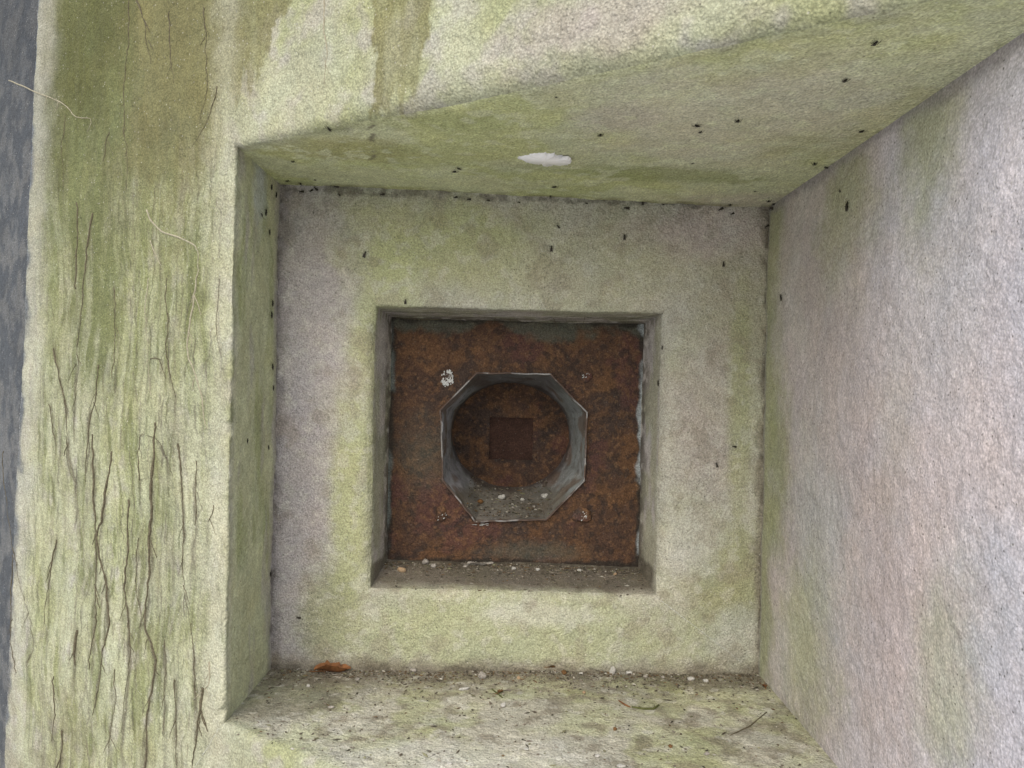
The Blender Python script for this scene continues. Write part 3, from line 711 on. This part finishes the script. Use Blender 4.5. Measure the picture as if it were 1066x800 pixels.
# ------------------------------------------------------------------ dead climber tendrils on the outer face
def tube_mesh(pts, rad, seg=6):
    V, Fs = [], []; n = len(pts)
    for i, p in enumerate(pts):
        t = (pts[min(i+1,n-1)]-pts[max(i-1,0)]).normalized()
        a = t.orthogonal().normalized() if i == 0 else (a - t*a.dot(t)).normalized()
        b_ = t.cross(a); r = rad[i]
        for j in range(seg):
            q = j/seg*2*math.pi; V.append(tuple(p+a*math.cos(q)*r+b_*math.sin(q)*r))
    for i in range(n-1):
        for j in range(seg): Fs.append((i*seg+j, i*seg+(j+1)%seg, (i+1)*seg+(j+1)%seg, (i+1)*seg+j))
    Fs.append(tuple(range(seg))[::-1]); Fs.append(tuple((n-1)*seg+j for j in range(seg)))
    return V, Fs
def tendril(poly, r, m, label, group='dead climber tendrils stuck to the left wall', cat='dead tendril', name='dead_tendril', wig=1.2, branches=0):
    pts, rr = [], random.Random(int(poly[0][0]*7+poly[0][1]))
    # Catmull-Rom through the points, every ~4 px, then onto the wall
    Pq = [poly[0]]+list(poly)+[poly[-1]]; path = []
    for i in range(1, len(Pq)-2):
        p0, p1, p2, p3 = [np.array(q, float) for q in Pq[i-1:i+3]]; L = np.linalg.norm(p2-p1); k = max(2,int(L/4))
        for j in range(k):
            t = j/k; path.append(.5*((2*p1)+(-p0+p2)*t+(2*p0-5*p1+4*p2-p3)*t*t+(-p0+3*p1-3*p2+p3)*t**3))
    path.append(np.array(poly[-1], float))
    def lay(path, r0, r1):
        out, rad = [], []; w = 0; th = 1.
        ph1, ph2 = rr.uniform(0,6), rr.uniform(0,6)
        for i, q in enumerate(path):
            w = w*.8+rr.gauss(0,wig*.5)+.22*math.sin(i*.45+ph1)+.15*math.sin(i*.17+ph2); th = min(1.6,max(.45,th+rr.gauss(0,.16)))
            p, n_ = hit(q[0]+w, q[1]); s = i/max(1,len(path)-1)
            out.append(p+n_*(r*.25)); rad.append((r0+(r1-r0)*s)*rr.uniform(.8,1.15)*th)
        return out, rad
    ctr, rad = lay(path, r, r*.45); V, Fs = tube_mesh(ctr, rad)
    for _ in range(branches):
        i = rr.randrange(len(path)//5, max(len(path)*4//5, len(path)//5+1)); q = path[i]; d = rr.choice((-1,1)); L = rr.uniform(8,22)
        bp = [q+np.array([d*L*.35*t, L*t]) for t in np.linspace(0,1,6)]
        c2, r2 = lay(bp, r*.55, r*.2); v2, f2 = tube_mesh(c2, r2, 5); o_ = len(V); V += v2; Fs += [tuple(a+o_ for a in f) for f in f2]
    base = ctr[len(ctr)//2]; V = [tuple(Vector(v)-base) for v in V]
    o = local_obj(name, V, Fs, m, Matrix.Translation(base)); return tag(o, label, cat, group)
for poly, r, m, lab, br in TEN: tendril(poly, r*.00108, m, lab, branches=br+(2 if len(poly) > 3 else 1), wig=1.1)

tendril([(412,331),(450,333),(500,330),(540,333),(600,330),(640,333),(670,330),(691,326)], .0009, M_ROOT, 'thin dark rootlet strung along the top edge of the square opening', None, 'rootlet', 'dead_rootlet', 1.0, 5)
# ------------------------------------------------------------------ flies
def fly_mesh():
    V, Fs = [], []
    def ell(c, r, seg=8, rings=6, mi=0):
        o_ = len(V)
        for i in range(rings+1):
            th = math.pi*i/rings
            for j in range(seg):
                ph = 2*math.pi*j/seg; V.append((c[0]+r[0]*math.cos(th), c[1]+r[1]*math.sin(th)*math.cos(ph), c[2]+r[2]*math.sin(th)*math.sin(ph)))
        for i in range(rings):
            for j in range(seg): Fs.append((o_+i*seg+j, o_+i*seg+(j+1)%seg, o_+(i+1)*seg+(j+1)%seg, o_+(i+1)*seg+j))
    ell((-.0018,0,.0014),(.0036,.0010,.0010)); ell((.0022,0,.0018),(.0016,.0012,.0012)); ell((.0043,0,.0015),(.0009,.0008,.0008))
    for s in (-1,1):
        for k, (fx, sx) in enumerate(((.0032,.004),(.0022,.0012),(.0012,-.003))):
            a = Vector((fx,s*.0008,.0014)); b_ = Vector((fx+sx*.4,s*.0028,.003)); c = Vector((fx+sx,s*.0048,.0))
            v, f = tube_mesh([a,b_,c],[.00022,.0002,.00014],4); o_ = len(V); V.extend(v); Fs.extend([tuple(q+o_ for q in g) for g in f])
    nb = len(Fs)
    for s in (-1,1):
        o_ = len(V); pts = [(.002,s*.0005,.0027),(.0,s*.0018,.0029),(-.004,s*.0026,.0022),(-.0062,s*.0018,.0016),(-.006,s*.0006,.0017),(-.002,s*.0003,.0026)]
        V.extend(pts); V.extend([(x,y,z-.0002) for x,y,z in pts]); k = len(pts)
        Fs.append(tuple(range(o_,o_+k))); Fs.append(tuple(range(o_+k,o_+2*k))[::-1])
        for i in range(k): j = (i+1)%k; Fs.append((o_+i,o_+k+i,o_+k+j,o_+j))
    me = bpy.data.meshes.new('fly'); me.from_pydata(V,[],Fs); me.materials.append(M_FLY); me.materials.append(M_WING)
    for i, p in enumerate(me.polygons): p.material_index = 0 if i < nb else 1; p.use_smooth = i < nb
    return me
FLYM = fly_mesh()
CR1 = 'tiny black fly in the row along the crease between ceiling and back panel, left half'
CR2 = 'tiny black fly in the row along the crease between ceiling and back panel, right half'
CLU = 'tiny black fly in the cluster at the upper right inner corner of the recess'
CLT = 'tiny black fly in the cluster at the upper left inner corner of the recess'
LJ = 'tiny black fly in the vertical crease between left jamb and back panel'
FL = [
 (343,134,2.0,1.0,'tiny black fly on the ceiling above the olive patch at left'), (305,168,.4,.8,'tiny black fly on the olive patch of the ceiling at far left'),
 (473,178,.9,1.2,'left one of two black flies side by side left of the white patch'), (478,175,2.2,1.1,'right one of two black flies side by side left of the white patch'),
 (625,140,1.6,1.1,'tiny black fly lying level, just right of the white patch'), (579,101,1.2,.5,'very small black fly on the ceiling above the white patch'),
 (726,130,2.4,1.2,'upper one of two black flies touching each other on the pinkish ceiling'), (729,137,1.3,.9,'lower one of two black flies touching each other on the pinkish ceiling'),
 (768,125,1.6,1.2,'tiny black fly right of the touching pair on the ceiling'), (721,170,1,.6,'very small black fly on the ceiling below the touching pair'),
 (911,44,1.5,1.0,'tiny black fly highest up on the ceiling, at far right'), (880,83,1.4,.9,'tiny black fly on the ceiling below the highest one'),
 (897,136,1.2,1.0,'tiny black fly on the edge where ceiling meets the right wall'), (848,170,2.0,1.1,'upper left of two black flies near the ceiling and right wall edge'),
 (861,174,.8,1.0,'lower right of two black flies near the ceiling and right wall edge'), (786,199,1,.6,'very small black fly on the ceiling just left of the corner cluster'),
 (577,194,.8,1.2,'tiny black fly on the ceiling straight below the white patch'), (573,204,1.6,.8,CR1),
 (328,187,1.5,.8,CLT),(299,188,.5,.9,CLT),(313,191,1.6,.9,CLT),(350,194,1.5,1.1,CLT),(329,197,.9,1.0,CLT),(324,199,2.2,.8,CLT),(314,200,1.6,1.0,CLT),(353,203,.9,.7,CLT),
 (398,203,1.7,1.0,CR1),(474,206,1.9,.9,CR1),(488,208,1.6,.9,CR1),(508,209,1.4,.7,CR1),(540,211,1.5,.6,CR1),
 (669,211,.1,1.0,CR2),(652,217,1.5,1.2,CR2),(760,213,1.8,1.1,CR2),(750,218,2.1,1.1,CR2),(762,223,2.0,.9,CR2),(610,212,1.4,.7,CR2),(690,213,1.3,.6,CR2),
 (800,209,1.8,1.2,CLU),(806,212,1.4,1.2,CLU),(804,217,1.3,1.3,CLU),(798,236,2.1,1.0,CLU),
 (282,195,.3,1.0,LJ),(287,203,.1,1.0,LJ),(280,242,.3,1.0,LJ),(283,316,.2,1.2,LJ),(282,328,0,1.2,LJ),(283,382,.1,1.2,LJ),(284,404,.2,1.0,LJ),(279,466,.2,.9,LJ),(281,598,.2,1.0,LJ),
 (272,224,.9,.9,'left one of two black flies on the green left jamb near its top'), (276,221,.1,1.2,'right one of two black flies on the green left jamb near its top'),
 (257,459,.3,.9,'tiny black fly alone on the left jamb at mid height'),
 (380,265,-.3,1.3,'tiny black fly upright on the back panel, upper left'), (422,314,.0,1.0,'tiny black fly just above the top left corner of the square opening'),
 (581,236,.7,.9,'tiny dark fly highest on the back panel, above the opening middle'), (574,259,0,1.2,'thin upright black fly on the back panel between opening and ceiling'),
 (650,247,0,1.1,'thin upright black fly on the pinkish part of the back panel'), (753,275,0,1.1,'tiny black fly on the back panel at upper right'),
 (883,215,-.1,1.4,'slim black fly upright on the green patch of the right wall'), (875,199,1,.7,'very small fly above the slim one on the right wall'),
 (814,310,.1,1.2,'tiny black fly on the right wall close to its inner crease'), (746,484,.3,1.0,'tiny black fly on the back panel right of the opening, lower of two'),
 (764,465,1.4,.9,'tiny black fly on the back panel right of the opening, upper of two'), (311,643,1.4,.9,'tiny black fly on the lower left of the back panel'),
 (690,362,0,.8,'upper of two black flies on the right jamb of the square opening'), (686,399,.1,1.1,'lower of two black flies on the right jamb of the square opening'),
]
for i, (px, py, sp, sc, lab) in enumerate(FL):
    M = frame_at(px, py, sp) @ Matrix.Scale(sc*.85, 4)
    o = link(bpy.data.objects.new('fly', FLYM)); o.matrix_basis = M; tag(o, lab, 'fly', 'tiny black flies resting on the concrete')

# ------------------------------------------------------------------ leaf, twig, stones
def leaf(px, py, L, W, spin, m, label, name='dead_leaf', cat='leaf', curl=.35, group=None, lift=.0):
    n1, n2 = 22, 9; V, Fs = [], []
    for i in range(n1):
        s = i/(n1-1); w = W*math.sin(math.pi*min(1,s*1.02+.0))**.8*(1-.25*s)*(1+.12*math.sin(s*23)+.1*math.sin(s*41))
        for j in range(n2):
            t = j/(n2-1)*2-1; x = (s-.5)*L; y = t*w/2; z = .002+abs(t)**1.4*w*curl+math.sin(s*7+t)*L*.035+ (s-.5)**2*L*.25+.0006*math.sin(s*60)*abs(t)
            V.append((x,y,z))
    for i in range(n1-1):
        for j in range(n2-1): a = i*n2+j; Fs.append((a,a+1,a+n2+1,a+n2))
    k = len(V); V += [(x,y,z-.0005) for x,y,z in V]; Fs += [tuple(q+k for q in f)[::-1] for f in Fs]
    v, f = tube_mesh([Vector((-.5*L-.008,0,.003)),Vector((-.5*L,0,.0025)),Vector((0,0,.003)),Vector((.45*L,0,.008))],[.0006,.0007,.0006,.0003],5)
    o_ = len(V); V += v; Fs += [tuple(q+o_ for q in g) for g in f]
    p, _ = hit(px, py); M = Matrix.Translation(p+Vector((0,0,lift))) @ Matrix.Rotation(spin,4,'Z')
    return tag(local_obj(name, V, Fs, m, M), label, cat, group)
leaf(346,700,.064,.030,.15,M_LEAF,'orange-brown dead leaf lying on the sill at the foot of the back panel','dead_leaf',curl=.5)
leaf(521,722,.014,.010,.9,M_BROWN,'small brown leaf scrap on the sill, left of centre','leaf_scrap','leaf scrap')
leaf(575,696,.014,.011,.2,M_BROWN,'small brown leaf scrap in the sill crease under the opening middle','leaf_scrap','leaf scrap',.5)
leaf(796,716,.014,.009,1.4,M_LEAF,'tiny reddish leaf scrap at the right inner corner of the sill','leaf_scrap','leaf scrap')
leaf(500,589,.05,.016,.1,M_STONE,'thin dark lifted flake on the ledge of the square opening','rust_flake','flake',.25)
def twig(pts, r, m, lab, nm='twig', cat='twig'):
    P = []
    for i in range(len(pts)-1):
        for t in np.linspace(0,1,6)[:-1]:
            q = (1-t)*np.array(pts[i])+t*np.array(pts[i+1]); p, n_ = hit(*q); P.append(p+Vector((0,0,r*.8)))
    p, n_ = hit(*pts[-1]); P.append(p+Vector((0,0,r*.8))); base = P[len(P)//2]
    V, Fs = tube_mesh([q-base for q in P],[r*(.7+.5*math.sin(math.pi*(i+.5)/len(P))) for i in range(len(P))],7)
    return tag(local_obj(nm, V, Fs, m, Matrix.Translation(base)), lab, cat)
twig([(658,737),(670,739),(680,739),(686,735)],.0017,M_GREENT,'dark curved mossy twig on the right part of the sill')
twig([(644,730),(650,734),(656,737)],.0012,M_LEAF,'short orange stalk touching the dark curved twig','stalk','stalk')
twig([(512,718),(518,723),(523,727)],.0012,M_GREENT,'short dark twig beside the small brown scrap on the sill')
twig([(760,766),(780,757),(798,742)],.0008,M_ROOT,'thin dark stem lying on the sill near the right wall','stem','stem')
ST = [ # px,py,rx,ry,rz(m),mat,label
 (321,713,.0045,.004,.0035,M_PALE,'bright white crumb on the sill just below the orange leaf'),
 (430,697,.009,.006,.005,M_STONE,'flat grey pebble in the sill crease, left of the middle'),
 (502,704,.0095,.008,.008,M_STONE,'rounded grey pebble in the sill crease, below the port'),
 (484,716,.012,.006,.004,M_PALE,'flat pale chip on the sill left of the brown scrap'),
 (524,734,.006,.005,.005,M_PALE,'white pebble beside the small brown leaf scrap on sill'),
 (540,705,.005,.004,.004,M_TAN,'small tan pebble in the sill crease under the opening'),
 (587,700,.006,.006,.005,M_BROWN,'brown pebble next to the brown leaf scrap in the crease'),
 (605,700,.004,.004,.003,M_PALE,'tiny pale pebble in the crease left of the tall white one'),
 (637,698,.008,.006,.010,M_PALE,'tallest white pebble standing in the sill crease, right of middle'),
 (655,700,.007,.005,.005,M_PALE,'low white pebble just right of the tallest white one'),
 (672,703,.005,.004,.004,M_STONE,'small grey pebble right of the two white pebbles'),
 (690,704,.005,.004,.003,M_STONE,'smaller grey pebble halfway to the white chips at right'),
 (719,706,.009,.005,.005,M_PALE,'larger of the white chips at the right end of the crease'),
 (735,708,.006,.004,.004,M_PALE,'smaller of the white chips at the right end of the crease'),
 (640,758,.004,.004,.004,M_BROWN,'small brown crumb on the sill below the dark twig'),
 (608,720,.004,.003,.003,M_TAN,'small tan crumb on the sill between the scrap and twig'),
 (372,706,.005,.004,.003,M_STONE,'small grey pebble right of the orange leaf'),
 (345,735,.007,.004,.003,M_STONE,'grey chip on the dark left part of the sill'),
 (548,779,.004,.004,.003,M_PALE,'white crumb near the front of the sill, below the scrap'),
 (468,794,.006,.004,.003,M_PALE,'white crumb at the bottom edge of the photo, left'),
 (622,786,.005,.004,.003,M_PALE,'white crumb near the front of the sill, below the twig'),
 (646,797,.009,.005,.003,M_PALE,'long white chip at the bottom edge of the photo'),
 (698,776,.004,.004,.003,M_BROWN,'brown crumb on the front part of the sill at right'),
 (736,784,.005,.004,.003,M_STONE,'grey crumb on the front part of the sill, rightmost'),
 (419,594,.011,.008,.007,M_TAN,'tan pebble at the left end of the opening ledge'),
 (443,586,.009,.007,.007,M_STONE,'grey pebble touching the plate, left on the opening ledge'),
 (451,590,.007,.006,.006,M_STONE,'second grey pebble beside the one touching the plate'),
 (535,592,.005,.004,.004,M_PALE,'white crumb on the opening ledge right of the lifted flake'),
 (560,593,.006,.004,.004,M_PALE,'white crumb on the opening ledge below the port'),
 (603,594,.005,.004,.004,M_PALE,'white crumb on the opening ledge at right'),
 (640,598,.005,.004,.004,M_TAN,'tan crumb at the right end of the opening ledge'),
 (484,590,.005,.004,.004,M_STONE,'grey crumb at the left tip of the lifted flake'),
 (523,518,.0105,.008,.007,M_PALE,'largest white stone inside the port, at left'),
 (544,520,.007,.005,.004,M_PALE,'small white stone in the middle of the port floor'),
 (567,517,.0095,.008,.007,M_PALE,'white stone inside the port, at right'),
 (500,523,.007,.008,.006,M_BROWN,'dark brown lump at the left of the port floor'),
 (534,528,.004,.004,.003,M_STONE,'tiny grey stone in front inside the port'),
 (556,527,.005,.004,.003,M_STONE,'flat grey stone in front inside the port, right'),
]
for i, (px, py, rx, ry, rz, m, lab) in enumerate(ST):
    V, fs = lump(rx*.82, ry*.82, rz*.8, 100+i, 8, .3); p, n_ = hit(px, py+ (2 if py > 690 else 1))
    if abs(n_.z) < .35: p = p + Vector((0,-.5*ry-.002,0)); q = TREE.ray_cast(p+Vector((0,0,.03)), Vector((0,0,-1)))[0]; p = q if q is not None else p
    M = Matrix.Translation(p+Vector((0,0,rz*.45))) @ Matrix.Rotation(random.uniform(-.5,.5),4,'Z')
    tag(local_obj('pebble', V, fs, m, M), lab, 'pebble', 'pebbles and crumbs on the ledges')

# grit: one uncountable layer per ledge
def grit(name, label, n, sampler, smin, smax):
    V, Fs, C = [], [], []; pal = [(.09,.075,.055),(.16,.14,.11),(.24,.22,.18),(.13,.09,.05),(.40,.39,.34),(.06,.055,.04),(.20,.20,.12)]
    wts = [5,5,4,3,1,4,2]
    for _ in range(n):
        s_ = sampler()
        if s_ is None: continue
        q, nn, i, d = TREE.ray_cast(s_, Vector((0,0,-1)), .3)
        if q is None or nn is None or abs(nn.z) < .35: continue
        s = smin+(smax-smin)*random.random()**4; o_ = len(V); rot = random.uniform(0,6.28); el = random.uniform(.8,2.6) if random.random() < .93 else 4
        ca, sa = math.cos(rot), math.sin(rot)
        for x, y, z in ((el,0,0),(0,1,0),(-el,0,0),(0,-1,0),(0,0,.8),(0,0,-.8),(.5*el,.7,.4),(-.5*el,-.6,.3)):
            x *= s*random.uniform(.6,1.1); y *= s*random.uniform(.6,1.1); z *= s*random.uniform(.5,1)
            V.append((q.x+x*ca-y*sa, q.y+x*sa+y*ca, q.z+z+s*.35))
        Fs += [tuple(o_+k for k in f) for f in ((0,6,4),(6,1,4),(1,2,4),(2,7,4),(7,3,4),(3,0,4),(6,0,5),(1,6,5),(2,1,5),(7,2,5),(3,7,5),(0,3,5))]
        c = np.array(random.choices(pal, wts)[0])*random.uniform(.7,1.4); C += [c]*8
    o = mesh_np(name, V, Fs, M_GRIT, None, np.array(C), False); return tag(o, label, 'grit', None, 'stuff')
def s_sill():
    x = random.uniform(LX+.004, RX-.004)
    y = YB-.004-min(random.expovariate(1/.028), .45) if random.random() < .62 else random.uniform(.85, YB)
    return Vector((x, y, z_(-.40)))
grit('sill_grit', 'layer of dark grit and plant crumbs along the back of the recess sill', 9000, s_sill, .0005, .0026)
def s_led():
    return Vector((random.uniform(PX0-.002, PX1+.002), YP-.010-min(random.expovariate(1/.024), .10), z_(-.33)))
grit('ledge_grit', 'brown grit and crumbs covering the ledge of the square opening', 3600, s_led, .0005, .0026)
def s_port():
    return Vector((random.uniform(-.085,.085), random.uniform(YP+.005, YT-.005), z_(-.17)))
grit('port_grit', 'dark crumbs lying on the floor of the eight-sided port', 1300, s_port, .0007, .0032)

# ------------------------------------------------------------------ ground, sky, light, camera
gx = np.linspace(-60,60,121); gy = np.linspace(-60,60,121); XX, YY = np.meshgrid(gx,gy)
G = np.stack([XX,YY,0*XX],-1); P = G.reshape(-1,3); P[:,2] = (fbm(P,.2,500,3)-.5)*.15*np.clip((np.abs(P).max(1)-3)/10,0,1)
tag(grid_obj('ground', G.reshape(121,121,3), M_GROUND, None, None, carry=False, toward=(0,0,50)), None, None, None, 'structure')

SUN_EL, SUN_AZ = math.radians(42), math.radians(199)    # azimuth clockwise from +y: behind the camera, to its left
W = bpy.data.worlds.new('World'); S.world = W; W.use_nodes = True; nt = W.node_tree
sky = nt.nodes.new('ShaderNodeTexSky'); sky.sky_type = 'NISHITA'; sky.sun_disc = False; sky.sun_elevation = SUN_EL; sky.sun_rotation = SUN_AZ
sky.dust_density = 4.0; sky.air_density = 1.0
bg = nt.nodes['Background']; nt.links.new(sky.outputs[0], bg.inputs[0]); bg.inputs[1].default_value = .15
ld = bpy.data.lights.new('sun','SUN'); ld.energy = 1.5; ld.angle = math.radians(110); ld.color = (1,.985,.965)
lo = link(bpy.data.objects.new('sun', ld))
d = Vector((math.sin(SUN_AZ)*math.cos(SUN_EL), math.cos(SUN_AZ)*math.cos(SUN_EL), math.sin(SUN_EL)))
lo.rotation_euler = d.to_track_quat('Z','Y').to_euler(); lo.location = d*20

cd = bpy.data.cameras.new('camera'); cam = link(bpy.data.objects.new('camera', cd)); S.camera = cam
cd.sensor_width = 36; cd.lens = 36*F/1066; cd.clip_start = .02; cd.clip_end = 500
cam.matrix_world = Matrix(((RC,-RS,0,0),(0,0,-1,0),(RS,RC,0,EYE),(0,0,0,1)))
S.view_settings.view_transform = 'Standard'; S.view_settings.look = 'None'; S.view_settings.gamma = 1; S.view_settings.use_curve_mapping = False
S.view_settings.exposure = .28
